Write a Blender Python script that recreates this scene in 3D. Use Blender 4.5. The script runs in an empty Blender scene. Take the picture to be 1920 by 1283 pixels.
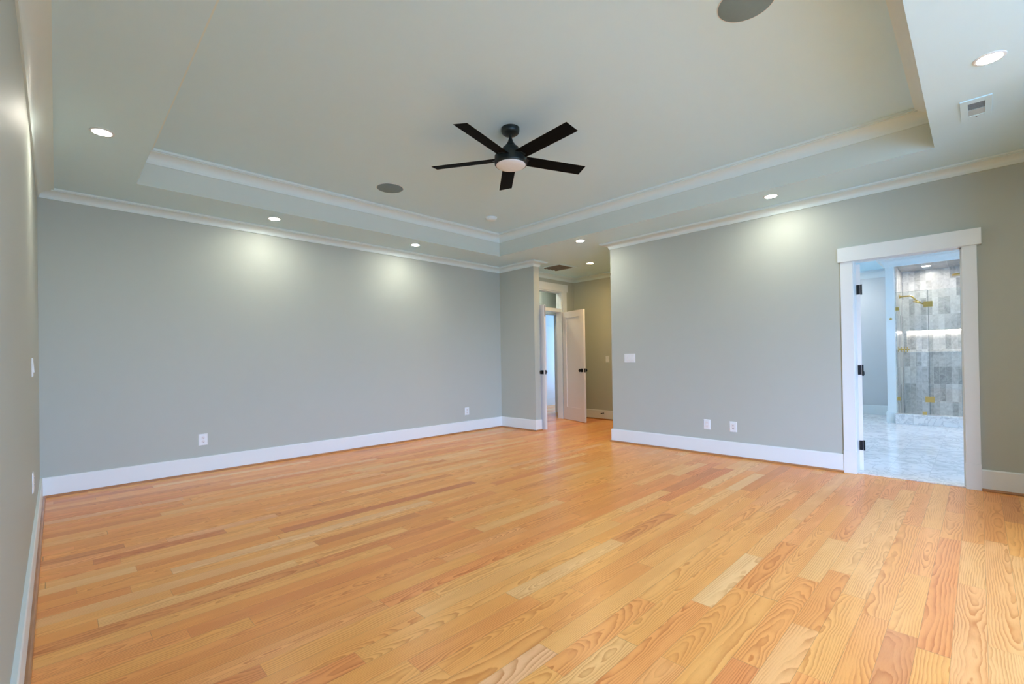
import bpy, bmesh, math, random
from mathutils import Vector, Matrix

# ------------------------------------------------------------------ scene, camera, sky, exposure
S = bpy.context.scene
COL = S.collection
PI = math.pi
R = math.radians
S.view_settings.view_transform = 'Standard'
S.view_settings.look = 'None'
S.view_settings.gamma = 1.0
S.view_settings.use_curve_mapping = False
S.view_settings.exposure = 0.47
S.cycles.max_bounces = 12
S.cycles.diffuse_bounces = 8
S.cycles.glossy_bounces = 4
S.cycles.transparent_max_bounces = 12
S.cycles.sample_clamp_indirect = 6.0
S.cycles.use_denoising = True

# camera: fitted to the photograph (focal length in pixels of the 1920 x 1283 frame)
F_PX, CY_PX = 865.104, 670.3753
YAW, PITCH, ROLL = 0.7795, 0.0054, -0.0164
CAM = Vector((-5.495, -5.8355, 1.1536))
cam_d = bpy.data.cameras.new('camera')
cam = bpy.data.objects.new('camera', cam_d)
COL.objects.link(cam)
S.camera = cam
cam_d.sensor_fit = 'HORIZONTAL'
cam_d.sensor_width = 36.0
cam_d.lens = 36.0 * F_PX / 1920.0
cam_d.shift_x = 0.0
cam_d.shift_y = (CY_PX - 641.5) / 1920.0
cam_d.clip_start = 0.02
cam_d.clip_end = 100
sy, cy = math.sin(YAW), math.cos(YAW)
r0, f0, u0 = Vector((cy, -sy, 0)), Vector((sy, cy, 0)), Vector((0, 0, 1))
f1 = f0 * math.cos(PITCH) + u0 * math.sin(PITCH)
u1 = u0 * math.cos(PITCH) - f0 * math.sin(PITCH)
r2 = r0 * math.cos(ROLL) + u1 * math.sin(ROLL)
u2 = u1 * math.cos(ROLL) - r0 * math.sin(ROLL)
M = Matrix((r2, u2, -f1)).transposed().to_4x4()
M.translation = CAM
cam.matrix_world = M

# world: pale blue sky above the horizon, blue ground light added below it to cool the ceiling
SKY, GROUND_LIGHT = 24.0, 8.0
world = bpy.data.worlds.new('sky')
S.world = world
world.use_nodes = True
wn, wl = world.node_tree.nodes, world.node_tree.links
wn.clear()
w_out = wn.new('ShaderNodeOutputWorld')
w_bg = wn.new('ShaderNodeBackground')
w_tc = wn.new('ShaderNodeTexCoord')
w_sep = wn.new('ShaderNodeSeparateXYZ')
w_map = wn.new('ShaderNodeMapRange')
w_map.inputs[1].default_value = -0.04
w_map.inputs[2].default_value = 0.04
w_mix = wn.new('ShaderNodeMix')
w_mix.data_type = 'RGBA'
w_mix.inputs[6].default_value = (0.38 * GROUND_LIGHT, 0.86 * GROUND_LIGHT, 1.45 * GROUND_LIGHT, 1)
w_mix.inputs[7].default_value = (0.66 * SKY, 0.87 * SKY, 1.45 * SKY, 1)
wl.new(w_tc.outputs['Generated'], w_sep.inputs[0])
wl.new(w_sep.outputs[2], w_map.inputs[0])
wl.new(w_map.outputs[0], w_mix.inputs[0])
wl.new(w_mix.outputs[2], w_bg.inputs[0])
wl.new(w_bg.outputs[0], w_out.inputs[0])


def portal(name, loc, direction, sx, sz):
    d = bpy.data.lights.new(name, 'AREA')
    d.shape = 'RECTANGLE'
    d.size, d.size_y = sx, sz
    d.cycles.is_portal = True
    o = bpy.data.objects.new(name, d)
    o.location = loc
    o.rotation_euler = Vector(direction).to_track_quat('-Z', 'Y').to_euler()
    COL.objects.link(o)


XP, YP = -1.65, -6.4                       # corner of an added unseen wall that shades the near right wall
YF = -11.6                                # front wall of the unseen sitting area added to supply daylight
FRONT_WINDOWS = [(-5.1, -2.7)]
WIN_Z = (0.35, 2.15)
ADDED_LEFT_WIN = (-10.0, -7.6)  # unseen window added to throw daylight across onto the right wall
for a, b in FRONT_WINDOWS:
    portal('window_daylight', ((a + b) / 2, YF - 0.11, sum(WIN_Z) / 2), (0, 1, 0), b - a, WIN_Z[1] - WIN_Z[0])
portal('window_daylight', (-5.604 - 0.12, sum(ADDED_LEFT_WIN) / 2, sum(WIN_Z) / 2), (1, 0, 0), ADDED_LEFT_WIN[1] - ADDED_LEFT_WIN[0], WIN_Z[1] - WIN_Z[0])
BATH_WIN = (2.0, 2.6, 1.4, 2.0)
portal('window_daylight', (2.3, -7.58, 1.7), (0, 1, 0), 0.6, 0.6)
ADDED_BATH_WIN = (3.9, 4.5, 1.4, 2.1)  # unseen window added to brighten the alcove behind the stub wall
portal('window_daylight', (4.2, -2.40, 1.75), (0, -1, 0), 0.6, 0.7)
portal('window_daylight', (4.38, 1.12, 1.5), (-1, 0, 0), 0.24, 2.0)


# ------------------------------------------------------------------ node helpers and materials
class NT:
    def __init__(self, name):
        self.m = bpy.data.materials.new(name)
        self.m.use_nodes = True
        self.n, self.l = self.m.node_tree.nodes, self.m.node_tree.links
        self.n.clear()
        self.out = self.n.new('ShaderNodeOutputMaterial')
        self.b = self.n.new('ShaderNodeBsdfPrincipled')
        self.l.new(self.b.outputs[0], self.out.inputs[0])

    def put(self, sock, v):
        if isinstance(v, bpy.types.NodeSocket):
            self.l.new(v, sock)
        elif v is not None:
            sock.default_value = v

    def math(self, op, a, b=None, c=None, clamp=False):
        n = self.n.new('ShaderNodeMath')
        n.operation = op
        n.use_clamp = clamp
        self.put(n.inputs[0], a)
        self.put(n.inputs[1], b)
        self.put(n.inputs[2], c)
        return n.outputs[0]

    def add(self, a, b): return self.math('ADD', a, b)
    def sub(self, a, b): return self.math('SUBTRACT', a, b)
    def mul(self, a, b): return self.math('MULTIPLY', a, b)

    def xyz(self):
        t = self.n.new('ShaderNodeTexCoord')
        s = self.n.new('ShaderNodeSeparateXYZ')
        self.l.new(t.outputs['Object'], s.inputs[0])
        return s.outputs[0], s.outputs[1], s.outputs[2]

    def vec(self, x=0.0, y=0.0, z=0.0):
        c = self.n.new('ShaderNodeCombineXYZ')
        for i, v in enumerate((x, y, z)):
            self.put(c.inputs[i], v)
        return c.outputs[0]

    def white(self, v, dim='3D'):
        n = self.n.new('ShaderNodeTexWhiteNoise')
        n.noise_dimensions = dim
        self.put(n.inputs['W' if dim == '1D' else 'Vector'], v)
        return n.outputs['Value'], n.outputs['Color']

    def noise(self, v, scale, detail=2.0, rough=0.5, dist=0.0):
        n = self.n.new('ShaderNodeTexNoise')
        self.put(n.inputs['Vector'], v)
        n.inputs['Scale'].default_value = scale
        n.inputs['Detail'].default_value = detail
        n.inputs['Roughness'].default_value = rough
        n.inputs['Distortion'].default_value = dist
        return n.outputs[0]

    def ramp(self, f, stops, interp='LINEAR'):
        n = self.n.new('ShaderNodeValToRGB')
        cr = n.color_ramp
        cr.interpolation = interp
        while len(cr.elements) > len(stops):
            cr.elements.remove(cr.elements[-1])
        while len(cr.elements) < len(stops):
            cr.elements.new(0.5)
        for e, (p, c) in zip(cr.elements, stops):
            e.position = p
            e.color = c if len(c) == 4 else (*c, 1)
        self.put(n.inputs[0], f)
        return n.outputs[0]

    def mix(self, f, a, b, blend='MIX'):
        n = self.n.new('ShaderNodeMix')
        n.data_type = 'RGBA'
        n.blend_type = blend
        self.put(n.inputs[0], f)
        self.put(n.inputs[6], a if not isinstance(a, tuple) else (*a, 1))
        self.put(n.inputs[7], b if not isinstance(b, tuple) else (*b, 1))
        return n.outputs[2]

    def smooth(self, v, a, b):
        n = self.n.new('ShaderNodeMapRange')
        n.interpolation_type = 'SMOOTHSTEP'
        self.put(n.inputs[0], v)
        n.inputs[1].default_value = a
        n.inputs[2].default_value = b
        return n.outputs[0]

    def bump(self, h, strength, dist=0.001):
        n = self.n.new('ShaderNodeBump')
        n.inputs['Strength'].default_value = strength
        n.inputs['Distance'].default_value = dist
        self.put(n.inputs['Height'], h)
        self.l.new(n.outputs[0], self.b.inputs['Normal'])

    def set(self, **k):
        names = dict(color='Base Color', rough='Roughness', metal='Metallic', spec='Specular IOR Level',
                     coat='Coat Weight', coat_rough='Coat Roughness', emit='Emission Color', emit_s='Emission Strength')
        for a, v in k.items():
            if a in ('color', 'emit') and isinstance(v, tuple):
                v = (*v, 1)
            self.put(self.b.inputs[names[a]], v)
        return self.m


def paint(name, c, rough=0.5, spec=0.35, grain=0.03):
    t = NT(name)
    x, y, z = t.xyz()
    n = t.noise(t.vec(x, y, z), 9.0, 3.0)
    col = t.mix(t.mul(n, 0.5), c, tuple(v * 0.965 for v in c))
    f = t.noise(t.vec(x, y, z), 420.0, 1.0)
    t.bump(f, grain, 0.0008)
    return t.set(color=col, rough=rough, spec=spec)


def plain(name, c, rough=0.5, metal=0.0, spec=0.5, var=0.05):
    t = NT(name)
    x, y, z = t.xyz()
    n = t.noise(t.vec(x, y, z), 35.0, 2.0)
    col = t.mix(n, tuple(v * (1 - var) for v in c), tuple(min(1, v * (1 + var)) for v in c))
    return t.set(color=col, rough=rough, metal=metal, spec=spec)


def emitter(name, c, s):
    t = NT(name)
    return t.set(color=(0.9, 0.9, 0.9), rough=0.4, emit=c, emit_s=s)


def wood_floor():
    t = NT('red_oak_strip_flooring')
    x, y, z = t.xyz()
    W, L = 0.0985, 1.10
    yr = t.math('DIVIDE', t.add(y, 0.031), W)
    row = t.math('FLOOR', yr)
    fy = t.math('FRACT', yr)
    rh, rc = t.white(row, '1D')
    xs = t.add(t.math('DIVIDE', x, L), t.mul(rh, 37.3))
    xw = t.add(xs, t.mul(t.math('SINE', t.add(t.mul(xs, 2.3), t.mul(rh, 50.0))), 0.30))
    bi = t.math('FLOOR', xw)
    fx = t.math('FRACT', xw)
    hv, hc = t.white(t.vec(row, bi, 3.7))
    sp = t.n.new('ShaderNodeSeparateColor')
    t.l.new(hc, sp.inputs[0])
    r, g, b = sp.outputs
    h2, hc2 = t.white(t.vec(row, bi, 9.1))
    sp2 = t.n.new('ShaderNodeSeparateColor')
    t.l.new(hc2, sp2.inputs[0])
    q, s, u = sp2.outputs
    # growth rings: distance from a pith line that wanders below each board
    off = t.mul(hv, 91.0)
    n1 = t.noise(t.vec(t.add(t.mul(x, 1.9), off), t.mul(y, 5.0), off), 1.0, 2.0, 0.5)
    n2 = t.noise(t.vec(t.add(t.mul(x, 9.0), off), t.mul(y, 26.0), off), 1.0, 2.0, 0.5)
    yy = t.add(t.mul(t.sub(fy, 0.5), W), t.mul(t.sub(r, 0.5), 0.15))
    slope = t.mul(t.sub(g, 0.5), 0.10)
    zz = t.add(t.add(t.mul(fx, slope), 0.028), t.add(t.mul(t.sub(n1, 0.5), 0.062), t.mul(b, 0.05)))
    rad = t.math('SQRT', t.add(t.mul(yy, yy), t.mul(zz, zz)))
    rad = t.add(rad, t.mul(t.sub(n2, 0.5), 0.0075))
    freq = t.add(t.mul(q, 120.0), 75.0)                      # growth rings per metre
    saw = t.math('FRACT', t.mul(rad, freq))
    ring = t.mul(t.math('POWER', saw, 2.0), t.smooth(saw, 1.0, 0.90))
    fade = t.noise(t.vec(t.add(t.mul(x, 3.0), off), t.mul(y, 18.0), off), 1.0, 2.0, 0.5)
    ring = t.mul(ring, t.smooth(fade, 0.20, 0.58))
    pore = t.noise(t.vec(t.add(t.mul(x, 22.0), off), t.mul(y, 520.0), 0.0), 1.0, 2.0, 0.6)
    broad = t.noise(t.vec(t.add(t.mul(x, 1.4), off), t.mul(y, 16.0), off), 1.0, 3.0, 0.6)
    base = t.ramp(s, [(0.0, FLOOR_C[0]), (0.10, FLOOR_C[1]), (0.40, FLOOR_C[2]), (0.70, FLOOR_C[3]), (0.90, FLOOR_C[4]), (1.0, FLOOR_C[5])])
    base = t.mix(t.smooth(u, 0.45, 1.0), base, t.mix(1.0, base, (1.0, 0.90, 0.98), 'MULTIPLY'))
    dark = t.mix(1.0, base, (0.60, 0.36, 0.18), 'MULTIPLY')
    amt = t.mul(ring, t.add(t.mul(u, 0.34), 0.74))
    col = t.mix(amt, base, dark)
    col = t.mix(t.mul(t.smooth(pore, 0.5, 0.72), 0.22), col, dark)
    col = t.mix(t.mul(t.sub(broad, 0.25), 0.45), col, t.mix(1.0, base, (0.90, 0.74, 0.55), 'MULTIPLY'))
    ey = t.mul(t.math('MINIMUM', fy, t.sub(1.0, fy)), W)
    ex = t.mul(t.math('MINIMUM', fx, t.sub(1.0, fx)), L)
    gap = t.smooth(t.math('MINIMUM', ey, ex), 0.0002, 0.0010)
    col = t.mix(t.mul(t.sub(1.0, gap), 0.75), col, (0.34, 0.16, 0.06))
    rgh = t.add(t.mul(ring, 0.05), t.add(t.mul(broad, 0.06), 0.26))
    t.bump(t.add(t.mul(gap, 0.6), t.mul(ring, -0.25)), 0.18, 0.0006)
    return t.set(color=col, rough=rgh, spec=0.26)


FLOOR_C = [(0.76, 0.310, 0.095), (0.90, 0.385, 0.105), (0.97, 0.455, 0.120), (0.98, 0.500, 0.145), (0.98, 0.56, 0.20), (0.98, 0.65, 0.31)]


def wood_trim():
    t = NT('oak_shoe_moulding')
    x, y, z = t.xyz()
    n = t.noise(t.vec(t.mul(x, 6), t.mul(y, 6), t.mul(z, 180)), 1.0, 3.0)
    return t.set(color=t.ramp(n, [(0.3, (0.30, 0.125, 0.045)), (0.7, (0.50, 0.235, 0.09))]), rough=0.3)


def tile(name, ax, w, h, lo, mid, hi, grout, rough=0.25, gw=0.0018, vein=0.55):
    """stone tile laid on the plane spanned by two of the object axes"""
    t = NT(name)
    c = t.xyz()
    a, b = c[ax[0]], c[ax[1]]
    ua, ub = t.math('DIVIDE', a, w), t.math('DIVIDE', b, h)
    ia, ib = t.math('FLOOR', ua), t.math('FLOOR', ub)
    fa, fb = t.math('FRACT', ua), t.math('FRACT', ub)
    hv, hc = t.white(t.vec(ia, ib, 1.3))
    ea = t.mul(t.math('MINIMUM', fa, t.sub(1.0, fa)), w)
    eb = t.mul(t.math('MINIMUM', fb, t.sub(1.0, fb)), h)
    e = t.smooth(t.math('MINIMUM', ea, eb), gw * 0.5, gw)
    v = t.vec(t.add(t.mul(a, 5.0), t.mul(hv, 40.0)), t.add(t.mul(b, 5.0), t.mul(hv, 17.0)), hv)
    n = t.noise(v, 2.2, 6.0, 0.65, 1.4)
    k = t.add(t.mul(n, vein * 1.5), t.mul(hv, 1.0 - vein))
    k = t.sub(k, 0.12)
    col = t.ramp(k, [(0.22, lo), (0.5, mid), (0.8, hi)])
    col = t.mix(e, grout, col)
    t.bump(e, 0.2, 0.0008)
    return t.set(color=col, rough=rough, spec=0.5)


def marble(name, w, rough):
    t = NT(name)
    x, y, z = t.xyz()
    ux, uy = t.math('DIVIDE', x, w), t.math('DIVIDE', y, w * 0.5)
    ix, iy = t.math('FLOOR', ux), t.math('FLOOR', uy)
    hv, hc = t.white(t.vec(ix, iy, 0.4))
    ex = t.mul(t.math('MINIMUM', t.math('FRACT', ux), t.sub(1.0, t.math('FRACT', ux))), w)
    ey = t.mul(t.math('MINIMUM', t.math('FRACT', uy), t.sub(1.0, t.math('FRACT', uy))), w * 0.5)
    e = t.smooth(t.math('MINIMUM', ex, ey), 0.0007, 0.0018)
    v = t.vec(t.add(t.mul(x, 1.0), t.mul(hv, 9.0)), t.add(y, t.mul(hv, 23.0)), z)
    n = t.noise(v, 3.2, 8.0, 0.62, 1.6)
    vein = t.math('ABSOLUTE', t.sub(n, 0.5))
    k = t.smooth(vein, 0.0, 0.055)
    cloud = t.noise(v, 2.0, 4.0, 0.6, 0.8)
    col = t.mix(k, (0.64, 0.65, 0.66), (0.86, 0.86, 0.86))
    col = t.mix(t.mul(t.smooth(cloud, 0.48, 0.8), 0.7), col, (0.60, 0.61, 0.62))
    col = t.mix(e, (0.62, 0.62, 0.62), col)
    return t.set(color=col, rough=rough, spec=0.5)


def glass_mat():
    m = bpy.data.materials.new('clear_glass')
    m.use_nodes = True
    n, l = m.node_tree.nodes, m.node_tree.links
    n.clear()
    o = n.new('ShaderNodeOutputMaterial')
    mx = n.new('ShaderNodeMixShader')
    tr = n.new('ShaderNodeBsdfTransparent')
    tr.inputs[0].default_value = (0.955, 0.975, 0.968, 1)
    gl = n.new('ShaderNodeBsdfGlossy')
    gl.inputs['Roughness'].default_value = 0.02
    lw = n.new('ShaderNodeLayerWeight')
    lw.inputs['Blend'].default_value = 0.5               # Schlick reflectance, the same from either side of the pane
    p5 = n.new('ShaderNodeMath')
    p5.operation = 'POWER'
    p5.inputs[1].default_value = 5.0
    ma = n.new('ShaderNodeMath')
    ma.operation = 'MULTIPLY_ADD'
    ma.inputs[1].default_value = 0.96
    ma.inputs[2].default_value = 0.04
    l.new(lw.outputs['Facing'], p5.inputs[0])
    l.new(p5.outputs[0], ma.inputs[0])
    l.new(ma.outputs[0], mx.inputs[0])
    l.new(tr.outputs[0], mx.inputs[1])
    l.new(gl.outputs[0], mx.inputs[2])
    l.new(mx.outputs[0], o.inputs[0])
    return m


BATH_WALL = paint('bathroom_wall_paint', (0.62, 0.655, 0.67), 0.55, 0.22)
WALL = paint('grey_wall_paint', (0.455, 0.505, 0.465), 0.55, 0.22)
CEIL = paint('ceiling_paint', (0.63, 0.865, 0.97), 0.6, 0.2)
TRIM = paint('white_trim_paint', (0.755, 0.83, 0.85), 0.35, 0.35, 0.01)
CROWN_P = paint('cooled_crown_paint', (0.71, 0.84, 0.84), 0.4, 0.3, 0.01)  # trim paint cooled to cancel the warm light coming off the floor
DOORP = paint('white_door_paint', (0.80, 0.80, 0.79), 0.32, 0.4, 0.01)
FLOOR = wood_floor()
SHOE = wood_trim()
TILE_YZ = tile('grey_stone_tile_back', (1, 2), 0.0775, 0.305, (0.32, 0.325, 0.33), (0.58, 0.585, 0.59), (0.82, 0.82, 0.82), (0.68, 0.69, 0.70))
TILE_XZ = tile('grey_stone_tile_side', (0, 2), 0.0775, 0.305, (0.32, 0.325, 0.33), (0.58, 0.585, 0.59), (0.82, 0.82, 0.82), (0.68, 0.69, 0.70))
TILE_XY = tile('grey_stone_tile_ceiling', (0, 1), 0.61, 0.305, (0.28, 0.29, 0.31), (0.40, 0.41, 0.43), (0.52, 0.53, 0.54), (0.62, 0.62, 0.62))
MARBLE = marble('polished_marble_tile', 0.61, 0.10)
CURB_M = marble('white_marble_curb', 0.35, 0.18)
GLASS = glass_mat()
BLACK = plain('matte_black_metal', (0.006, 0.0065, 0.007), 0.55, 0.0, 0.25)
FAN_METAL = plain('charcoal_fan_metal', (0.030, 0.036, 0.034), 0.42, 0.6, 0.5)
FAN_BLADE = plain('dark_fan_blade', (0.0045, 0.0050, 0.0046), 0.65, 0.0, 0.06, 0.2)
DIFFUSER = plain('frosted_lamp_cover', (0.80, 0.90, 0.98), 0.5, 0.0, 0.4)
GOLD = plain('brushed_brass', (0.62, 0.44, 0.15), 0.28, 1.0)
PLASTIC = plain('white_plastic', (0.76, 0.82, 0.84), 0.35)
PLASTIC_SH = plain('warm_white_plastic', (0.74, 0.74, 0.73), 0.4)
PLASTIC_C = plain('white_detector_plastic', (0.68, 0.82, 0.88), 0.35)
SLOT = plain('dark_socket_slot', (0.10, 0.10, 0.11), 0.6)
GRILLE = plain('grey_speaker_mesh', (0.215, 0.31, 0.34), 0.75, 0.0, 0.2)
VENT_DARK = plain('painted_duct_shade', (0.022, 0.02, 0.016), 0.8)
LOUVER = plain('tan_grille_louver', (0.14, 0.125, 0.095), 0.6)
VENT_GREY = plain('grey_register_mesh', (0.20, 0.25, 0.27), 0.6)
LENS = emitter('warm_lamp_lens', (1.0, 0.93, 0.79), 232.0)
LENS_HALL = emitter('amber_lamp_lens', (1.0, 0.63, 0.25), 520.0)
LENS_BATH_ADDED = emitter('added_lamp_lens', (1.0, 0.95, 0.90), 340.0)  # for the unseen lamps added to brighten the bathroom
LED = emitter('warm_led_strip', (1.0, 0.86, 0.72), 16.0)
GLASS_EDGE = plain('green_glass_edge', (0.13, 0.18, 0.18), 0.2)


# ------------------------------------------------------------------ mesh helpers
class MB:
    def __init__(self):
        self.b = bmesh.new()

    def box(self, x0, x1, y0, y1, z0, z1, mat=None, mi=0):
        v = [self.b.verts.new((x, y, z)) for z in (z0, z1) for y in (y0, y1) for x in (x0, x1)]
        fs = [(0, 2, 3, 1), (4, 5, 7, 6), (0, 1, 5, 4), (2, 6, 7, 3), (0, 4, 6, 2), (1, 3, 7, 5)]
        for f in fs:
            fc = self.b.faces.new([v[i] for i in f])
            fc.material_index = mi
        if mat is not None:
            for q in v:
                q.co = mat @ q.co
        return self

    def grid_ring(self, pts_rings, cap0=True, cap1=True, closed=True):
        """loft a list of rings of equal length"""
        rings = [[self.b.verts.new(p) for p in ring] for ring in pts_rings]
        n = len(rings[0])
        for a, b in zip(rings, rings[1:]):
            for i in range(n if closed else n - 1):
                j = (i + 1) % n
                self.b.faces.new((a[i], a[j], b[j], b[i]))
        if cap0:
            self.b.faces.new(list(reversed(rings[0])))
        if cap1:
            self.b.faces.new(rings[-1])
        return self

    def lathe(self, prof, n=32, mat=None):
        """prof: (radius, z) from one end to the other; radius 0 closes the end with a cap"""
        rings = []
        for r, z in prof:
            r = max(r, 1e-4)
            ring = [Vector((r * math.cos(2 * PI * k / n), r * math.sin(2 * PI * k / n), z)) for k in range(n)]
            if mat is not None:
                ring = [mat @ p for p in ring]
            rings.append(ring)
        return self.grid_ring(rings)

    def tube(self, pts, rad, n=12):
        pts = [Vector(p) for p in pts]
        rings = []
        ref = None
        for i, p in enumerate(pts):
            d = (pts[min(i + 1, len(pts) - 1)] - pts[max(i - 1, 0)]).normalized()
            if ref is None:
                ref = d.orthogonal().normalized()
            ref = (ref - d * ref.dot(d)).normalized()
            s = d.cross(ref)
            r = rad[i] if isinstance(rad, (list, tuple)) else rad
            rings.append([p + (ref * math.cos(2 * PI * k / n) + s * math.sin(2 * PI * k / n)) * r for k in range(n)])
        return self.grid_ring(rings)

    def build(self, name, mat, parent=None, smooth=False, bevel=0.0, seg=2):
        bmesh.ops.recalc_face_normals(self.b, faces=self.b.faces)
        me = bpy.data.meshes.new(name)
        self.b.to_mesh(me)
        self.b.free()
        for m in (mat if isinstance(mat, (list, tuple)) else [mat]):
            me.materials.append(m)
        o = bpy.data.objects.new(name, me)
        COL.objects.link(o)
        if parent is not None:
            o.parent = parent
        if smooth:
            for p in me.polygons:
                p.use_smooth = True
            me.set_sharp_from_angle(angle=R(38))
        if bevel:
            b = o.modifiers.new('bevel', 'BEVEL')
            b.width = bevel
            b.segments = seg
            b.limit_method = 'ANGLE'
        return o


def empty(name, loc, rotz=0.0, parent=None):
    o = bpy.data.objects.new(name, None)
    o.empty_display_size = 0.1
    o.location = loc
    o.rotation_euler = (0, 0, rotz)
    COL.objects.link(o)
    if parent is not None:
        o.parent = parent
    return o


def tag(o, label, cat, group=None, kind=None):
    o['label'] = label
    o['category'] = cat
    if group:
        o['group'] = group
    if kind:
        o['kind'] = kind
    return o


def struct(o, label, cat):
    return tag(o, label, cat, None, 'structure')


def copy_tree(o, parent=None):
    c = o.copy()
    COL.objects.link(c)
    if parent is not None:
        c.parent = parent
    for ch in list(o.children):
        copy_tree(ch, c)
    return c


def dup(src, loc, label, rotz=None, group=None):
    c = copy_tree(src)
    c.location = loc
    if rotz is not None:
        c.rotation_euler = (0, 0, rotz)
    c['label'] = label
    if group:
        c['group'] = group
    return c


def rt(d):
    return Vector((d.y, -d.x, 0))


def sweep(mb, path, profile, i0, i1, closed=False):
    """mitred moulding along path vertices i0..i1; the room lies on the right of the path; profile = (out, z) points"""
    P = [Vector((x, y, 0)) for x, y in path]
    n = len(P)
    rings = []
    for i in range(i0, i1 + 1):
        k = i % n
        dp = dn = None
        if closed or k > 0:
            dp = (P[k] - P[(k - 1) % n]).normalized()
        if closed or k < n - 1:
            dn = (P[(k + 1) % n] - P[k]).normalized()
        n1 = rt(dp) if dp is not None else rt(dn)
        n2 = rt(dn) if dn is not None else rt(dp)
        m = (n1 + n2) / (1 + n1.dot(n2))
        rings.append([P[k] + m * d + Vector((0, 0, z)) for d, z in profile])
    mb.grid_ring(rings)
    return mb


# ------------------------------------------------------------------ the setting
W_, H, T = 5.604, 2.74, 3.0534          # room width, soffit height, tray height
WT = 0.13                                # partition thickness
YS, YE = -0.80, -2.25                    # hallway opening in the right wall
D0, D1, DH = -4.995, -5.742, 2.056       # bathroom doorway
HX, HY = 1.85, -0.18                     # hall end wall and hall door wall
BX, BY0, BY1 = 5.60, -7.5, -2.38         # bathroom extents

f = MB()
f.box(-5.78, 0.03, YF - 0.15, 0.15, -0.12, 0)
f.box(0.03, 4.5, -2.38, 1.9, -0.12, 0)
struct(f.build('floor', FLOOR), 'glossy red oak strip floor of the empty room', 'floor')
f = MB()
f.box(0.03, BX + 0.2, BY0 - 0.15, -2.38, -0.12, 0)
struct(f.build('floor_bathroom', MARBLE), 'white polished marble floor of the bathroom', 'floor')

# ceiling with the raised tray
TX0, TX1, TY0, TY1 = -4.985, -0.6554, -5.6187, -0.7058
c = MB()
c.box(-5.78, TX0, YF - 0.15, 0.15, H, T + 0.12)
c.box(TX1, 0.13, YF - 0.15, 0.15, H, T + 0.12)
c.box(TX0, TX1, TY1, 0.15, H, T + 0.12)
c.box(TX0, TX1, YF - 0.15, TY0, H, T + 0.12)
c.box(TX0, TX1, TY0, TY1, T, T + 0.12)
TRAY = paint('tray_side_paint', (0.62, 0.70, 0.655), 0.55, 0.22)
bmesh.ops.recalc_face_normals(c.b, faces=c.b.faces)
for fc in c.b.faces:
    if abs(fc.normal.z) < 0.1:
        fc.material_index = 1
struct(c.build('ceiling', [CEIL, TRAY]), 'pale ceiling with raised tray in its middle', 'ceiling')
c = MB()
c.box(0.13, 4.5, -2.38, 1.9, H, H + 0.12)
struct(c.build('ceiling_hall', CEIL), 'ceiling of the short hallway', 'ceiling')
c = MB()
c.box(0.13, BX + 0.2, BY0 - 0.15, -2.38, H, H + 0.12)
struct(c.build('ceiling_bathroom', CEIL), 'white bathroom ceiling', 'ceiling')

# walls
w = MB()
w.box(-W_ - 0.16, -W_, ADDED_LEFT_WIN[1], 0.15, 0, H)
w.box(-W_ - 0.16, -W_, YF - 0.15, ADDED_LEFT_WIN[0], 0, H)
w.box(-W_ - 0.16, -W_, ADDED_LEFT_WIN[0], ADDED_LEFT_WIN[1], 0, WIN_Z[0])
w.box(-W_ - 0.16, -W_, ADDED_LEFT_WIN[0], ADDED_LEFT_WIN[1], WIN_Z[1], H)
struct(w.build('wall_left', WALL), 'pale grey wall along the left edge', 'wall')
w = MB().box(-W_, 0.0, 0, 0.15, 0, H)
struct(w.build('wall_back', WALL), 'wide grey far wall lit by two downlights', 'wall')
w = MB()
w.box(0, WT, YS, 0.15, 0, H)
w.box(0, WT, D0 + 0.018, YE, 0, H)
w.box(0, WT, D1 - 0.018, D0 + 0.018, DH + 0.02, H)
w.box(0, WT, YP, D1 - 0.018, 0, H)
struct(w.build('wall_right', WALL), 'grey right wall with hallway opening and bathroom doorway', 'wall')
w = MB()
edges = [-W_ - 0.16] + [v for p in FRONT_WINDOWS for v in p] + [XP + 0.15]
for a, b in zip(edges[0::2], edges[1::2]):
    w.box(a, b, YF - 0.15, YF, 0, H)
for a, b in FRONT_WINDOWS:
    w.box(a, b, YF - 0.15, YF, 0, WIN_Z[0])
    w.box(a, b, YF - 0.15, YF, WIN_Z[1], H)
w.box(XP, WT, YP - 0.15, YP, 0, H)  # added return wall, keeps daylight off the near right corner
w.box(XP, XP + 0.15, YF, YP - 0.15, 0, H)
struct(w.build('wall_front', WALL), 'grey window wall and added light-blocking return behind the viewer', 'wall')
for i, (a, b) in enumerate(FRONT_WINDOWS):
    m = MB()
    fr = 0.06
    y0, y1 = YF - 0.10, YF - 0.04
    m.box(a, a + fr, y0, y1, WIN_Z[0], WIN_Z[1])
    m.box(b - fr, b, y0, y1, WIN_Z[0], WIN_Z[1])
    m.box(a + fr, b - fr, y0, y1, WIN_Z[0], WIN_Z[0] + fr)
    m.box(a + fr, b - fr, y0, y1, WIN_Z[1] - fr, WIN_Z[1])
    mid = (a + b) / 2
    m.box(mid - fr / 2, mid + fr / 2, y0, y1, WIN_Z[0] + fr, WIN_Z[1] - fr)
    struct(m.build('window_%d' % (i + 1), TRIM), 'white frame of the unseen window in the added window wall', 'window')

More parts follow.
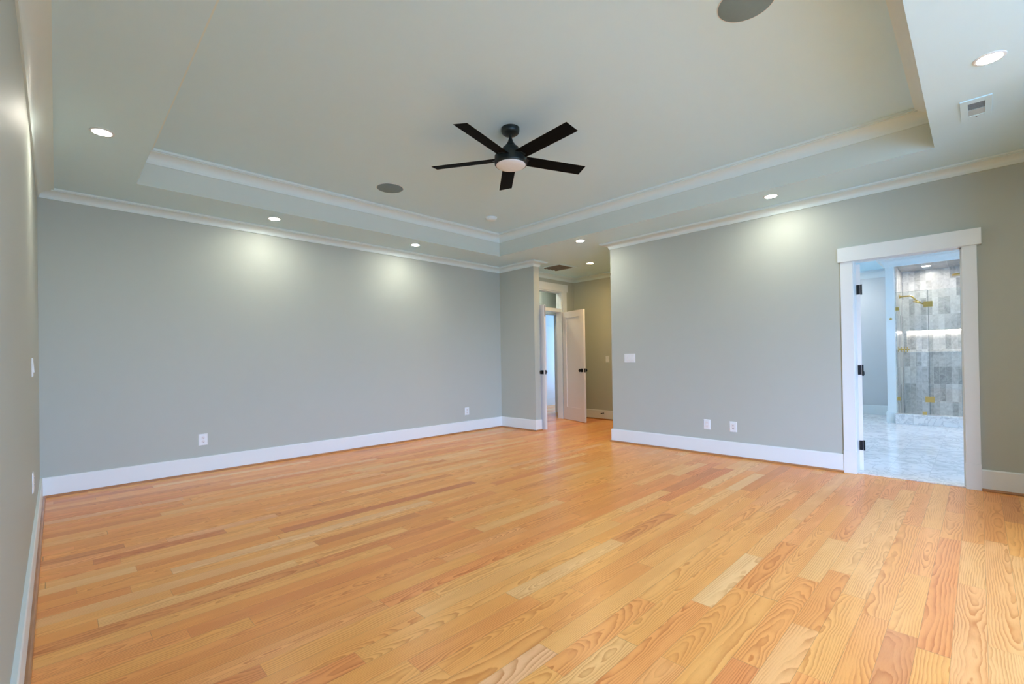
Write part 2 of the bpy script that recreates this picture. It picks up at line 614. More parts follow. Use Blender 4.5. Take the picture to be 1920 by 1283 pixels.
# hallway beyond the opening
OX0, OX1, OZ = 0.15, 1.475, 2.45
w = MB()
w.box(WT, OX0, HY, HY + WT, 0, H)
w.box(OX1, HX + WT, HY, HY + WT, 0, H)
w.box(OX0, OX1, HY, HY + WT, OZ, H)
struct(w.build('wall_hall_doors', WALL), 'hallway wall holding the double doors', 'wall')
w = MB().box(HX, HX + WT, -2.38, HY, 0, H)
struct(w.build('wall_hall_end', WALL), 'tan looking wall at the end of the hallway', 'wall')
w = MB().box(WT, HX, -2.38, YE, 0, H)
struct(w.build('wall_hall_front', WALL), 'hallway wall backing onto the bathroom', 'wall')
# lobby behind the double doors
LY = 0.55
w = MB()
w.box(WT, 1.42, LY, LY + 0.1, 0, H)
w.box(2.235, 4.4, LY, LY + 0.1, 0, H)
w.box(1.42, 2.235, LY, LY + 0.1, 2.10, H)
struct(w.build('wall_lobby_far', WALL), 'wall beyond the double doors with a cased doorway', 'wall')
w = MB().box(WT, OX0, HY + WT, 0.15, 0, H)
w.box(0, WT, 0.15, 1.9, 0, H)
w.box(2.9, 3.0, HY + WT, LY, 0, H)
w.box(HX + WT, 3.0, HY - 0.01, HY + WT, 0, H)
struct(w.build('wall_lobby_side', WALL), 'side walls of the lobby beyond the double doors', 'wall')
w = MB()
w.box(WT, 4.45, 1.75, 1.9, 0, H)
w.box(4.3, 4.45, LY + 0.1, 1.0, 0, H)
w.box(4.3, 4.45, 1.24, 1.75, 0, H)
w.box(4.3, 4.45, 1.0, 1.24, 0, 0.5)
w.box(4.3, 4.45, 1.0, 1.24, 2.5, H)
struct(w.build('wall_sunroom', TRIM), 'bright bluish white wall seen through the far doorway', 'wall')
w = MB()
w.box(WT, 4.3, 1.735, 1.75, 1.98, 2.04)
w.box(WT, 4.3, 1.732, 1.75, 0, 0.18)
struct(w.build('trim_1', TRIM), 'white rail and base on the bright wall beyond the doors', 'trim')

# bathroom shell
w = MB()
w.box(BX, BX + 0.15, BY0 - 0.15, -2.38, 0, H)
struct(w.build('wall_bathroom_far', BATH_WALL), 'pale grey far wall of the bathroom', 'wall')
w = MB()
x0, x1, z0, z1 = BATH_WIN
w.box(WT, x0, BY0 - 0.12, BY0, 0, H)
w.box(x1, BX, BY0 - 0.12, BY0, 0, H)
w.box(x0, x1, BY0 - 0.12, BY0, 0, z0)
w.box(x0, x1, BY0 - 0.12, BY0, z1, H)
struct(w.build('wall_bathroom_window', BATH_WALL), 'bathroom window wall out of view', 'wall')
x0, x1, z0, z1 = ADDED_BATH_WIN
w = MB()
w.box(HX + WT, x0, -2.50, -2.38, 0, H)
w.box(x1, BX, -2.50, -2.38, 0, H)
w.box(x0, x1, -2.50, -2.38, 0, z0)
w.box(x0, x1, -2.50, -2.38, z1, H)
struct(w.build('wall_bathroom_side', BATH_WALL), 'side wall of the bathroom', 'wall')

# shower enclosure walls
SX0, SXB, SY, SZ = 4.45, 5.50, -4.87, 2.63
w = MB()
w.box(SX0, BX, SY + 0.012, SY + 0.125, 0, H)                     # stub wall
w.box(SX0, SX0 + 0.12, -7.5, SY + 0.012, SZ + 0.012, H)           # header
struct(w.build('wall_shower_stub', TRIM), 'white end of the partition beside the shower and its header', 'wall')
w = MB().box(SX0 + 0.10, BX, SY, SY + 0.012, 0, SZ)
struct(w.build('wall_shower_side', TILE_XZ), 'grey stone tile on the left shower wall', 'wall')
NZ0, NZ1, NY0, NY1 = 1.165, 1.555, -7.2, SY - 0.05
w = MB()
w.box(SXB, BX, -7.5, SY, 0, NZ0)
w.box(SXB, BX, -7.5, SY, NZ1, SZ)
w.box(SXB, BX, NY1, SY, NZ0, NZ1)
w.box(SXB, BX, -7.5, NY0, NZ0, NZ1)
w.box(SXB + 0.09, BX, NY0, NY1, NZ0, NZ1)
struct(w.build('wall_shower_back', TILE_YZ), 'grey vertical stone tile on the shower back wall with a long lit niche', 'wall')
w = MB().box(SXB - 0.008, SXB + 0.09, NY0, NY1, NZ0 - 0.001, NZ0 + 0.018)
struct(w.build('trim_2', CURB_M), 'white stone sill along the bottom of the shower niche', 'trim')
w = MB().box(SX0, BX, -7.5, SY + 0.012, SZ, SZ + 0.012)
struct(w.build('ceiling_shower', TILE_XY), 'large grey tile on the shower ceiling', 'ceiling')
w = MB().box(SX0 - 0.09, SX0 + 0.07, -7.5, SY + 0.02, 0, 0.135)
w.box(SX0 - 0.10, SX0 + 0.08, -7.5, SY + 0.025, 0.135, 0.16)
struct(w.build('trim_3', CURB_M, bevel=0.003), 'white marble shower curb', 'trim')

# crown mouldings: one mitred run round the room and hallway, cut wall by wall
CR = [(0, 0), (0.010, 0), (0.010, 0.006), (0.014, 0.012)]
for k in range(9):
    a = k / 8 * PI / 2
    CR.append((0.014 + 0.074 * (1 - math.cos(a)), 0.012 + 0.046 * math.sin(a)))
CR += [(0.091, 0.058), (0.091, 0.063), (0.107, 0.063), (0.107, 0.077), (0, 0.077)]
CROWN = [(d, H - 0.0775 + z) for d, z in CR]
LOOP = [(-W_, YF), (-W_, 0), (0, 0), (0, YS), (WT, YS), (WT, HY), (HX, HY), (HX, YE), (WT, YE), (0, YE), (0, YP), (XP, YP), (XP, YF)]
runs = [('trim_4', 0, 1, 'white crown moulding along the left wall'),
        ('trim_5', 1, 2, 'white crown moulding along the far wall'),
        ('trim_6', 2, 5, 'white crown moulding wrapping the short wall beside the hallway'),
        ('trim_7', 5, 8, 'white crown moulding around the hallway'),
        ('trim_8', 8, 10, 'white crown moulding along the right wall'),
        ('trim_9', 10, 13, 'white crown moulding along the added return and unseen window wall')]
for nm, a, b, lb in runs:
    struct(sweep(MB(), LOOP, CROWN, a, b, True).build(nm, CROWN_P, smooth=True), lb, 'trim')
TRAYC = [(d * 0.965, T - 0.1115 + z * 1.443) for d, z in CR]
TLOOP = [(TX0, TY0), (TX0, TY1), (TX1, TY1), (TX1, TY0)]
for i, lb in enumerate(['left side of the ceiling tray', 'far side of the ceiling tray', 'right side of the ceiling tray', 'near side of the ceiling tray']):
    struct(sweep(MB(), TLOOP, TRAYC, i, i + 1, True).build('trim_%d' % (10 + i), CROWN_P, smooth=True), 'white crown moulding on the ' + lb, 'trim')
BLOOP = [(SX0, -7.5), (SX0, SY + 0.125), (BX, SY + 0.125), (BX, -2.5)]
BCR = [(d, H - 0.14 + z * 1.81) for d, z in CR]
o = MB()
sweep(o, list(reversed(BLOOP)), BCR, 0, 3)
struct(o.build('trim_14', TRIM, smooth=True), 'white bathroom crown moulding over the shower', 'trim')

# baseboards with a stained shoe moulding
BB = [(0, 0), (0.018, 0), (0.018, 0.168), (0.014, 0.1768), (0, 0.1768)]
SH = [(0.018, 0), (0.035, 0), (0.035, 0.007), (0.032, 0.014), (0.026, 0.0185), (0.018, 0.020)]
bases = [('left', [(-W_, YF), (-W_, 0), (0, 0)], 0, 1, 'along the left wall'),
         ('back', [(-W_, YF), (-W_, 0), (0, 0), (0, YS)], 1, 2, 'along the far wall'),
         ('short', [(-W_, 0), (0, 0), (0, YS), (WT - 0.0, YS)], 1, 3, 'around the short wall beside the hallway'),
         ('right', [(WT, YE), (0, YE), (0, -4.893)], 0, 2, 'along the right wall left of the bathroom door'),
         ('right_near', [(0, -5.838), (0, YP)], 0, 1, 'along the right wall beyond the bathroom door'),
         ('hall', [(1.605, HY), (HX, HY), (HX, YE)], 0, 2, 'around the hallway end wall')]
for i, (nm, pth, a, b, lb) in enumerate(bases):
    struct(sweep(MB(), pth, BB, a, b).build('baseboard_' + nm, TRIM), 'tall white baseboard ' + lb, 'baseboard')
    struct(sweep(MB(), pth, SH, a, b).build('trim_%d' % (15 + i), SHOE), 'thin oak shoe moulding ' + lb, 'trim')
pth = [(BX, -2.5), (BX, SY + 0.125), (SX0, SY + 0.125), (SX0, SY + 0.03)]
struct(sweep(MB(), pth, BB, 0, 3).build('baseboard_bathroom', TRIM), 'white bathroom baseboard around the partition end', 'baseboard')

# bathroom door casing and jamb
m = MB()
for a, b in ((D0 + 0.102, D0 + 0.004), (D1 - 0.004, D1 - 0.094)):
    m.box(-0.022, 0, b, a, 0.215, DH - 0.002)
m.box(-0.026, 0, D0, D0 + 0.104, 0, 0.215)
m.box(-0.026, 0, D1 - 0.096, D1, 0, 0.215)
m.box(-0.034, 0, D1 - 0.122, D0 + 0.122, DH - 0.002, DH + 0.135)
struct(m.build('trim_21', TRIM, bevel=0.0015), 'flat white casing with plinths around the bathroom doorway', 'trim')
m = MB()
m.box(-0.002, WT + 0.004, D0 - 0.0, D0 + 0.018, 0, DH)
m.box(-0.002, WT + 0.004, D1 - 0.018, D1, 0, DH)
m.box(-0.002, WT + 0.004, D1 - 0.018, D0 + 0.018, DH, DH + 0.02)
m.box(0.055, 0.09, D1, D1 + 0.011, 0, DH)
m.box(0.055, 0.09, D1, D0, DH - 0.011, DH)
struct(m.build('trim_22', TRIM), 'white jamb of the bathroom doorway', 'trim')
m = MB().box(0.005, WT + 0.02, D1, D0, 0, 0.012)
struct(m.build('trim_23', CURB_M, bevel=0.003), 'pale marble threshold under the bathroom door', 'trim')

# hall double door frame: casing, jamb, transom bar, transom pane
m = MB()
m.box(OX1 + 0.004, OX1 + 0.125, HY - 0.022, HY, 0.215, OZ)
m.box(OX1 + 0.002, OX1 + 0.127, HY - 0.026, HY, 0, 0.215)
m.box(WT + 0.002, OX1 + 0.145, HY - 0.03, HY, OZ, OZ + 0.14)
struct(m.build('trim_24', TRIM, bevel=0.0015), 'white casing around the hallway double doors', 'trim')
m = MB()
m.box(OX0, OX0 + 0.018, HY, HY + WT, 0, OZ)
m.box(OX1 - 0.018, OX1, HY, HY + WT, 0, OZ)
m.box(OX0 + 0.018, OX1 - 0.018, HY, HY + WT, OZ - 0.018, OZ)
m.box(OX0 + 0.018, OX1 - 0.018, HY, HY + WT, 2.062, 2.125)
struct(m.build('trim_25', TRIM), 'white jamb and transom bar of the double doors', 'trim')
m = MB().box(OX0 + 0.018, OX1 - 0.018, HY + 0.06, HY + 0.066, 2.125, OZ - 0.018)
struct(m.build('window_3', GLASS), 'clear transom pane above the double doors', 'window')
m = MB()
m.box(2.24, 2.35, LY - 0.022, LY, 0.20, 2.10)
m.box(2.238, 2.352, LY - 0.026, LY, 0, 0.20)
m.box(1.29, 2.38, LY - 0.03, LY, 2.10, 2.22)
m.box(1.31, 1.415, LY - 0.022, LY, 0, 2.10)
m.box(2.217, 2.237, LY - 0.004, LY + 0.105, 0, 2.10)
struct(m.build('trim_26', TRIM), 'white casing of the far doorway beyond the double doors', 'trim')


# ------------------------------------------------------------------ doors
def knob_bm(side):
    """square rose and round knob standing out along +Y * side from the leaf face"""
    m = MB()
    m.box(-0.032, 0.032, min(0, 0.008 * side), max(0, 0.008 * side), -0.032, 0.032)
    Q = Matrix.Rotation(-PI / 2 * side, 4, 'X')
    m.lathe([(0.0, 0.006), (0.011, 0.008), (0.011, 0.030), (0.022, 0.036), (0.029, 0.046), (0.029, 0.058), (0.020, 0.066), (0.0, 0.067)], 24, Q)
    return m


def door_leaf(name, hinge, ang, width, height, label, bolt=False, hinges=()):
    """leaf runs along local +X from the hinge, thickness along Y, recessed single panel"""
    t = empty(name, (hinge[0], hinge[1], 0.008), ang)
    struct(t, label, 'door')
    th, st = 0.036, 0.115
    m = MB()
    h = height - 0.01
    m.box(0, st, 0, th, 0, h)
    m.box(width - st, width, 0, th, 0, h)
    m.box(st, width - st, 0, th, 0, 0.24)
    m.box(st, width - st, 0, th, h - st, h)
    m.box(st, width - st, 0.010, th - 0.010, 0.24, h - st)
    m.build('leaf', DOORP, t)
    for s in (-1, 1):
        k = knob_bm(s).build('knob', BLACK, t, smooth=True)
        k.location = (width - 0.062, th if s > 0 else 0, 0.935)
    lt = MB().box(width, width + 0.002, 0.006, th - 0.006, 0.90, 0.97)
    lt.box(width + 0.002, width + 0.008, 0.011, th - 0.011, 0.922, 0.948)
    lt.build('latch', BLACK, t)
    if bolt:
        MB().box(width, width + 0.003, 0.010, th - 0.010, h - 0.19, h - 0.012).build('flush_bolt', BLACK, t)
    for z in hinges:
        m = MB().box(-0.0025, 0, 0.004, 0.032, z - 0.047, z + 0.047)
        m.tube([(-0.004, -0.006, z - 0.05), (-0.004, -0.006, z + 0.05)], 0.007)
        m.build('hinge', BLACK, t)
    return t


# left leaf stands square to the doorway; right leaf stands a little short of square
door_leaf('door_1', (0.178, HY - 0.012), R(-90), 0.665, 2.05, 'white left leaf of the hallway double doors seen nearly edge on', True)
door_leaf('door_2', (1.447, HY - 0.03), R(-108), 0.68, 2.05, 'white panelled right leaf of the hallway double doors standing open')
# bathroom leaf folded back into the bathroom, its hinge edge showing
bd = door_leaf('door_3', (WT + 0.0065, D0 - 0.031), R(12), 0.74, 2.04, 'white bathroom door folded open with three black hinges on its edge', False, (0.25, 0.99, 1.78))

# ------------------------------------------------------------------ ceiling fan
FC = (-2.829, -3.162)
fan = tag(empty('ceiling_fan', (FC[0], FC[1], T)), 'black five-bladed ceiling fan with round light hanging from the tray', 'ceiling fan')
z = lambda v: v - T
MB().lathe([(0.0, 0), (0.074, 0), (0.074, z(3.030)), (0.070, z(3.014)), (0.058, z(3.004)), (0.030, z(3.000)), (0.0, z(3.000))], 40).build('canopy', FAN_METAL, fan, True)
MB().lathe([(0.0, z(3.004)), (0.0125, z(3.004)), (0.0125, z(2.935)), (0.0, z(2.935))], 20).build('downrod', FAN_METAL, fan, True)
MB().lathe([(0.0, z(2.966)), (0.016, z(2.966)), (0.018, z(2.955)), (0.026, z(2.936)), (0.040, z(2.917)), (0.045, z(2.906)), (0.0, z(2.906))], 32).build('coupling_cover', FAN_METAL, fan, True)
MB().lathe([(0.0, z(2.907)), (0.048, z(2.907)), (0.064, z(2.895)), (0.075, z(2.872)), (0.082, z(2.838)), (0.128, z(2.830)), (0.133, z(2.822)), (0.133, z(2.765)), (0.133, z(2.757)), (0.128, z(2.750)), (0.118, z(2.750)), (0.0, z(2.755))], 56).build('motor_housing', FAN_METAL, fan, True)
MB().lathe([(0.0, z(2.753)), (0.1205, z(2.753)), (0.1205, z(2.747)), (0.112, z(2.741)), (0.07, z(2.737)), (0.0, z(2.736))], 56).build('light_cover', DIFFUSER, fan, True)
BW, BT, BZ = 0.1232, R(-11.5), 2.803
for k in range(5):
    a = R(-166.2) + 2 * PI / 5 * k
    d = Vector((math.cos(a), math.sin(a), 0))
    tt = Vector((-math.sin(a), math.cos(a), 0)) * math.cos(BT) + Vector((0, 0, math.sin(BT)))
    nn = d.cross(tt)
    def ring(r, w, th=0.0045):
        c0 = d * r + Vector((0, 0, z(BZ)))
        return [c0 + tt * w / 2 - nn * th / 2, c0 + tt * w / 2 + nn * th / 2, c0 - tt * w / 2 + nn * th / 2, c0 - tt * w / 2 - nn * th / 2]
    MB().grid_ring([ring(0.105, BW * 0.92), ring(0.20, BW * 0.96), ring(0.6727, BW)]).build('blade', FAN_BLADE, fan, bevel=0.0015)
    MB().grid_ring([ring(0.085, 0.06, 0.010), ring(0.128, 0.072, 0.010), ring(0.155, 0.05, 0.010)]).build('blade_bracket', FAN_METAL, fan, bevel=0.002)

# ------------------------------------------------------------------ recessed lights
GL = 'round recessed ceiling lights'
lamp = tag(empty('recessed_light', (-5.262, -1.69, H)), 'lit round recessed light near the left wall', 'ceiling light', GL)
MB().lathe([(0.050, 0.0), (0.066, 0.0), (0.066, -0.002), (0.060, -0.005), (0.0515, -0.0045), (0.050, 0.0)], 40).build('trim_ring', PLASTIC, lamp, True)
MB().lathe([(0.0, -0.0005), (0.0512, -0.0005), (0.0512, -0.0030), (0.0, -0.0034)], 40).build('lens', LENS, lamp, True)
for x, y, zz, lb in [(-3.785, -0.447, H, 'lit round recessed light by the far wall, the left of the two above it'),
                     (-2.005, -0.470, H, 'lit round recessed light by the far wall, the right of the two above it'),
                     (-0.470, -2.090, H, 'lit round recessed light just outside the hallway opening'),
                     (0.830, -1.315, H, 'lit round recessed light inside the hallway beside the dark grille'),
                     (-0.425, -4.405, H, 'lit round recessed light glowing on the right wall left of the bathroom door'),
                     (-1.900, -5.900, H, 'largest lit recessed light in the top right corner beside the air register'),
                     (5.000, -5.230, SZ, 'lit recessed light in the tiled shower ceiling'),
                     (4.900, -3.950, H, 'unseen recessed light added in the bathroom ceiling to brighten the alcove'),
                     (2.600, -4.900, H, 'unseen recessed light added in the middle of the bathroom ceiling'),
                     (2.600, -6.500, H, 'unseen recessed light added in the bathroom ceiling near its window wall'),
                     (1.300, 0.250, H, 'unseen recessed light added in the lobby beyond the double doors')]:  # unseen lobby lamp added to brighten the view through the transom
    d = dup(lamp, (x, y, zz), lb)
    if 'inside the hallway' in lb or 'bathroom ceiling' in lb:   # the hall lamp burns warmer, the added unseen bathroom lamps brighter
        ln = [ch for ch in d.children if ch.name.startswith('lens')][0]
        ln.data = ln.data.copy()
        ln.data.materials[0] = LENS_HALL if 'hallway' in lb else LENS_BATH_ADDED

# ------------------------------------------------------------------ ceiling fittings
sp = tag(empty('ceiling_speaker', (-2.885, -1.342, T)), 'round grey in-ceiling speaker beyond the fan near the far crown', 'speaker', 'round in-ceiling speakers')
MB().lathe([(0.0, 0), (0.139, 0), (0.139, -0.004), (0.134, -0.007), (0.0, -0.0075)], 56).build('grille', GRILLE, sp, True)
MB().lathe([(0.1385, 0), (0.143, 0), (0.143, -0.003), (0.1385, -0.003), (0.1385, 0)], 56).build('rim', PLASTIC_SH, sp, True)
dup(sp, (-2.842, -4.985, T), 'large round grey in-ceiling speaker cut off by the top edge')
sd = tag(empty('smoke_detector', (-1.357, -1.300, T)), 'small white round smoke detector on the tray near the far corner', 'smoke detector')
MB().lathe([(0.0, 0), (0.076, 0), (0.076, -0.010), (0.071, -0.014), (0.0, -0.014)], 36).build('base', PLASTIC_C, sd, True)
MB().lathe([(0.0, -0.012), (0.068, -0.012), (0.066, -0.024), (0.056, -0.035), (0.036, -0.041), (0.0, -0.042)], 36).build('cover', PLASTIC_C, sd, True)

# square return grille in the hallway ceiling
vg = tag(empty('return_air_grille', (0.706, -0.7325, H)), 'dark square return air grille in the hallway ceiling', 'air vent')
m = MB()
for a in ((-0.235, -0.19, -0.235, 0.235), (0.19, 0.235, -0.235, 0.235), (-0.19, 0.19, -0.235, -0.19), (-0.19, 0.19, 0.19, 0.235)):
    m.box(a[0], a[1], a[2], a[3], -0.006, 0)
m.build('frame', CEIL, vg)
MB().box(-0.19, 0.19, -0.19, 0.19, -0.0015, 0).build('backing', VENT_DARK, vg)  # flat dark sheet, shade inside the duct put into its colour
for k in range(4):
    x = -0.19 + 0.38 * (k + 0.5) / 4
    MB().box(x - 0.021, x + 0.021, -0.188, 0.188, -0.001, 0.001, Matrix.Translation((0, 0, -0.0065)) @ Matrix.Translation((x, 0, 0)) @ Matrix.Rotation(R(14), 4, 'Y') @ Matrix.Translation((-x, 0, 0))).build('louver', LOUVER, vg)

# white supply register beside the top right light
vr = tag(empty('supply_register', (-1.232, -5.846, H)), 'white ceiling air register with a grey mesh half above the right wall', 'air vent')
m = MB()
m.box(-0.172, 0.172, -0.072, -0.042, -0.007, 0)
m.box(-0.172, 0.172, 0.036, 0.072, -0.007, 0)
m.box(-0.172, -0.108, -0.042, 0.036, -0.007, 0)
m.box(0.105, 0.172, -0.042, 0.036, -0.007, 0)
m.build('face_plate', CEIL, vr, bevel=0.0015)
MB().box(-0.108, 0.0, -0.042, 0.036, -0.003, 0).build('mesh_panel', VENT_GREY, vr)
MB().box(0.004, 0.105, -0.042, 0.036, -0.0045, 0).build('damper', plain('pale_grey_damper', (0.48, 0.60, 0.64), 0.5), vr)
for k in range(6):
    x = -0.10 + 0.017 * k
    MB().box(x - 0.002, x + 0.002, -0.042, 0.036, -0.0055, -0.003).build('slat', VENT_GREY, vr)
m = MB()
m.lathe([(0.0, -0.007), (0.005, -0.007), (0.004, -0.0095), (0.0, -0.010)], 12, Matrix.Translation((0.128, -0.003, 0)))
m.build('screw', VENT_GREY, vr, True)


# ------------------------------------------------------------------ wall plates (local -Y faces the room)
def face_plate(w, h):
    m = MB()
    a, b = w / 2, h / 2
    m.grid_ring([[(-a, 0, -b), (a, 0, -b), (a, 0, b), (-a, 0, b)],
                 [(-a, -0.003, -b), (a, -0.003, -b), (a, -0.003, b), (-a, -0.003, b)],
                 [(-a + 0.006, -0.0065, -b + 0.006), (a - 0.006, -0.0065, -b + 0.006), (a - 0.006, -0.0065, b - 0.006), (-a + 0.006, -0.0065, b - 0.006)]])
    return m


def outlet(loc, rz, label, group=None):
    t = tag(empty('wall_outlet', loc, rz), label, 'outlet', group)
    face_plate(0.084, 0.122).build('cover_plate', PLASTIC, t)
    for s in (1, -1):
        q = Matrix.Translation((0, 0, s * 0.0205)) @ Matrix.Rotation(PI / 2, 4, 'X')
        rc = MB().lathe([(0.0, 0.004), (0.0165, 0.004), (0.0165, 0.0082), (0.0, 0.0085)], 20, q).build('receptacle', PLASTIC_SH, t, True)
        m = MB()
        for dx, hh in ((-0.006, 0.009), (0.006, 0.007)):
            m.box(dx - 0.0012, dx + 0.0012, -0.0092, -0.0080, s * 0.0205 + 0.001, s * 0.0205 + 0.001 + hh)
        m.lathe([(0.0, 0.008), (0.0026, 0.008), (0.0026, 0.0092), (0.0, 0.0092)], 10, Matrix.Translation((0, 0, s * 0.0205 - 0.007)) @ Matrix.Rotation(PI / 2, 4, 'X'))
        m.build('slots', SLOT, rc)
    MB().lathe([(0.0, 0.006), (0.003, 0.006), (0.0028, 0.0075), (0.0, 0.008)], 12, Matrix.Rotation(PI / 2, 4, 'X')).build('screw', PLASTIC_SH, t, True)
    return t


RW = R(-90)    # plates on the right wall face -X
LW = R(90)     # plates on the left wall face +X
GO = 'white duplex wall outlets'
o1 = outlet((-4.385, 0, 0.357), 0, 'white duplex outlet on the far wall near the left corner', GO)
dup(o1, (-0.773, 0, 0.335), 'white duplex outlet on the far wall near the hallway')
dup(o1, (-W_, -1.757, 0.452), 'white outlet on the left wall low beside the corner, edge on', LW)


def switch(name, loc, rz, n, label):
    w = 0.072 + 0.046 * (n - 1)
    t = tag(empty(name, loc, rz), label, 'light switch')
    face_plate(w + 0.002, 0.118).build('cover_plate', PLASTIC, t)
    for k in range(n):
        x = (k - (n - 1) / 2) * 0.046
        MB().box(x - 0.0165, x + 0.0165, -0.0072, -0.004, -0.0335, 0.0335).build('switch_frame', PLASTIC_SH, t)
        m = MB()
        m.grid_ring([[(x - 0.0145, -0.006, -0.031), (x + 0.0145, -0.006, -0.031), (x + 0.0145, -0.006, 0.031), (x - 0.0145, -0.006, 0.031)],
                     [(x - 0.0145, -0.0115, -0.031), (x + 0.0145, -0.0115, -0.031), (x + 0.0145, -0.0078, 0.031), (x - 0.0145, -0.0078, 0.031)]])
        m.build('rocker', PLASTIC, t)
    return t


switch('light_switch', (0, -2.530, 1.150), RW, 3, 'white three-gang rocker switch on the right wall beside the hallway opening')
switch('light_switch', (HX, -0.945, 1.135), RW, 1, 'white single switch on the hallway end wall')
switch('light_switch', (-W_, -1.640, 1.155), LW, 1, 'white switch on the left wall beside the far corner, edge on')
t = tag(empty('wall_plate', (0, -3.553, 0.350), RW), 'white plate with one round cover on the right wall, left of the pair', 'wall plate')
face_plate(0.080, 0.120).build('cover_plate', PLASTIC, t)
MB().box(-0.0165, 0.0165, -0.0080, -0.004, -0.0335, 0.0335).build('insert', PLASTIC_SH, t)
MB().lathe([(0.0, 0.004), (0.013, 0.004), (0.012, 0.0095), (0.0, 0.0098)], 20, Matrix.Rotation(PI / 2, 4, 'X')).build('round_cover', PLASTIC, t, True)
t = tag(empty('wall_plate', (0, -3.852, 0.348), RW), 'white cable jack plate with two dark ports on the right wall nearer the bathroom', 'wall plate')
face_plate(0.080, 0.120).build('cover_plate', PLASTIC, t)
MB().box(-0.0165, 0.0165, -0.0080, -0.004, -0.0335, 0.0335).build('insert', PLASTIC_SH, t)
for zz in (0.014, -0.016):
    MB().lathe([(0.0, 0.006), (0.0062, 0.006), (0.0055, 0.013), (0.0, 0.0132)], 14, Matrix.Translation((0, 0, zz)) @ Matrix.Rotation(PI / 2, 4, 'X')).build('port', SLOT, t, True)

# door stop on the hallway baseboard
t = tag(empty('door_stop', (HX - 0.018, -0.845, 0.120), RW), 'small black door stop on the hallway baseboard', 'door stop')
q = Matrix.Rotation(PI / 2, 4, 'X')
MB().lathe([(0.0, 0.0), (0.014, 0.0), (0.012, 0.006), (0.0, 0.006)], 16, q).build('mounting_plate', BLACK, t, True)
MB().lathe([(0.0, 0.005), (0.005, 0.005), (0.005, 0.060), (0.0, 0.060)], 12, q).build('rod', BLACK, t, True)
MB().lathe([(0.0, 0.058), (0.010, 0.058), (0.010, 0.074), (0.006, 0.078), (0.0, 0.078)], 16, q).build('bumper', BLACK, t, True)

# ------------------------------------------------------------------ shower fittings
GX = SX0 + 0.0          # glass plane
YH = -5.275             # seam between fixed pane and door
t = tag(empty('glass_partition', (GX, (SY + YH) / 2, 0.16)), 'fixed clear glass shower panel beside the white partition', 'shower panel')
h2 = (SY - YH) / 2
MB().box(-0.005, 0.005, -h2 + 0.003, h2 - 0.002, 0, 2.005).build('glass_pane', GLASS, t)
m = MB().box(-0.005, 0.005, -h2 + 0.0005, -h2 + 0.003, 0, 2.005)
m.box(-0.005, 0.005, -h2 + 0.003, h2 - 0.002, 2.005, 2.0075)
m.build('glass_edge', GLASS_EDGE, t)
for zz in (0.245, 1.735):
    MB().box(-0.009, 0.009, h2 - 0.045, h2 - 0.001, zz - 0.028, zz + 0.028).build('wall_clamp', GOLD, t, bevel=0.002)
MB().box(-0.009, 0.009, -0.165, -0.110, 0.0, 0.05).build('floor_clamp', GOLD, t, bevel=0.002)
t = tag(empty('shower_door', (GX, YH, 0.17)), 'frameless clear glass shower door with two brass hinges', 'shower door')
MB().box(-0.005, 0.005, -0.37, -0.003, 0, 1.995).build('glass_pane', GLASS, t)
m = MB().box(-0.005, 0.005, -0.003, -0.0005, 0, 1.995)
m.box(-0.005, 0.005, -0.3725, -0.37, 0, 1.995)
m.build('glass_edge', GLASS_EDGE, t)
for zz in (0.240, 1.770):
    hg = MB()
    hg.box(-0.010, -0.005, -0.055, -0.004, zz - 0.045, zz + 0.045)
    hg.box(-0.010, -0.005, 0.003, 0.055, zz - 0.045, zz + 0.045)
    hg.box(0.005, 0.010, -0.055, -0.004, zz - 0.045, zz + 0.045)
    hg.box(0.005, 0.010, 0.003, 0.055, zz - 0.045, zz + 0.045)
    hg.tube([(0, 0, zz - 0.04), (0, 0, zz + 0.04)], 0.009)
    hg.build('hinge', GOLD, t)

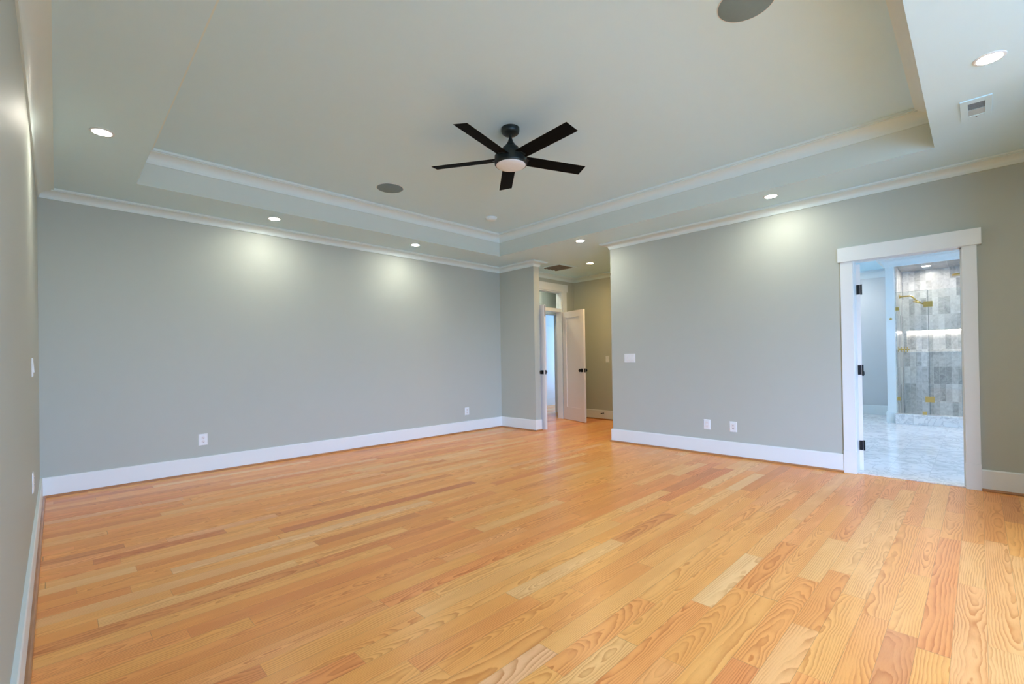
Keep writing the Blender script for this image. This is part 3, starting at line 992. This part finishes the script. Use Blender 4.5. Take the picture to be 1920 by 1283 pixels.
t = tag(empty('showerhead', (5.05, SY, 2.150)), 'brass angled shower head on the left tile wall', 'shower head')
q = Matrix.Rotation(PI / 2, 4, 'X')
MB().lathe([(0.0, 0), (0.034, 0), (0.034, 0.006), (0.028, 0.010), (0.0, 0.010)], 28, q).build('flange', GOLD, t, True)
MB().tube([(0, -0.005, 0), (0, -0.13, 0), (0, -0.155, -0.006), (0, -0.172, -0.020), (0, -0.235, -0.105)], 0.0135).build('arm', GOLD, t, True)
q2 = Matrix.Translation((0, -0.250, -0.128)) @ Matrix.Rotation(R(24), 4, 'X')
MB().lathe([(0.0, 0.030), (0.016, 0.030), (0.020, 0.014), (0.072, 0.010), (0.078, 0.004), (0.078, -0.012), (0.0, -0.013)], 32, q2).build('spray_head', GOLD, t, True)
t = tag(empty('rain_shower_head', (5.0, -5.665, SZ)), 'brass rain shower head hanging from the shower ceiling', 'shower head')
MB().lathe([(0.0, 0), (0.032, 0), (0.030, -0.010), (0.0, -0.010)], 24).build('flange', GOLD, t, True)
MB().lathe([(0.0, -0.008), (0.012, -0.008), (0.012, -0.170), (0.0, -0.170)], 16).build('arm', GOLD, t, True)
MB().lathe([(0.0, -0.160), (0.022, -0.160), (0.030, -0.176), (0.118, -0.188), (0.127, -0.196), (0.127, -0.212), (0.0, -0.214)], 40).build('spray_head', GOLD, t, True)


def valve(loc, label):
    t = tag(empty('shower_valve', loc), label, 'shower valve')
    MB().lathe([(0.0, 0), (0.046, 0), (0.046, 0.008), (0.0, 0.009)], 28, q).build('escutcheon', GOLD, t, True)
    MB().lathe([(0.0, 0.008), (0.017, 0.008), (0.014, 0.060), (0.010, 0.062), (0.010, 0.110), (0.0, 0.112)], 18, q).build('stem', GOLD, t, True)
    m = MB()
    m.tube([(0, -0.078, -0.045), (0, -0.078, 0.045)], 0.0075)
    m.tube([(-0.045, -0.078, 0), (0.045, -0.078, 0)], 0.0075)
    m.build('cross_handle', GOLD, t, True)
    return t


v1 = valve((4.78, SY, 1.225), 'brass shower valve on the left tile wall nearer the glass')
dup(v1, (5.22, SY, 1.225), 'brass shower valve on the left tile wall nearer the lit niche')
t = tag(empty('robe_hook', (SX0, -4.808, 1.735), RW), 'small round brass robe hook on the white partition end', 'hook')
MB().lathe([(0.0, 0), (0.020, 0), (0.020, 0.004), (0.007, 0.007), (0.007, 0.026), (0.016, 0.030), (0.016, 0.038), (0.0, 0.039)], 20, q).build('hook_post', GOLD, t, True)
m = MB().box(SXB + 0.050, SXB + 0.088, NY0 + 0.01, NY1 - 0.005, NZ1 - 0.014, NZ1 - 0.0005)
tag(m.build('led_strip', LED), 'glowing light strip along the top of the shower niche', 'light strip')
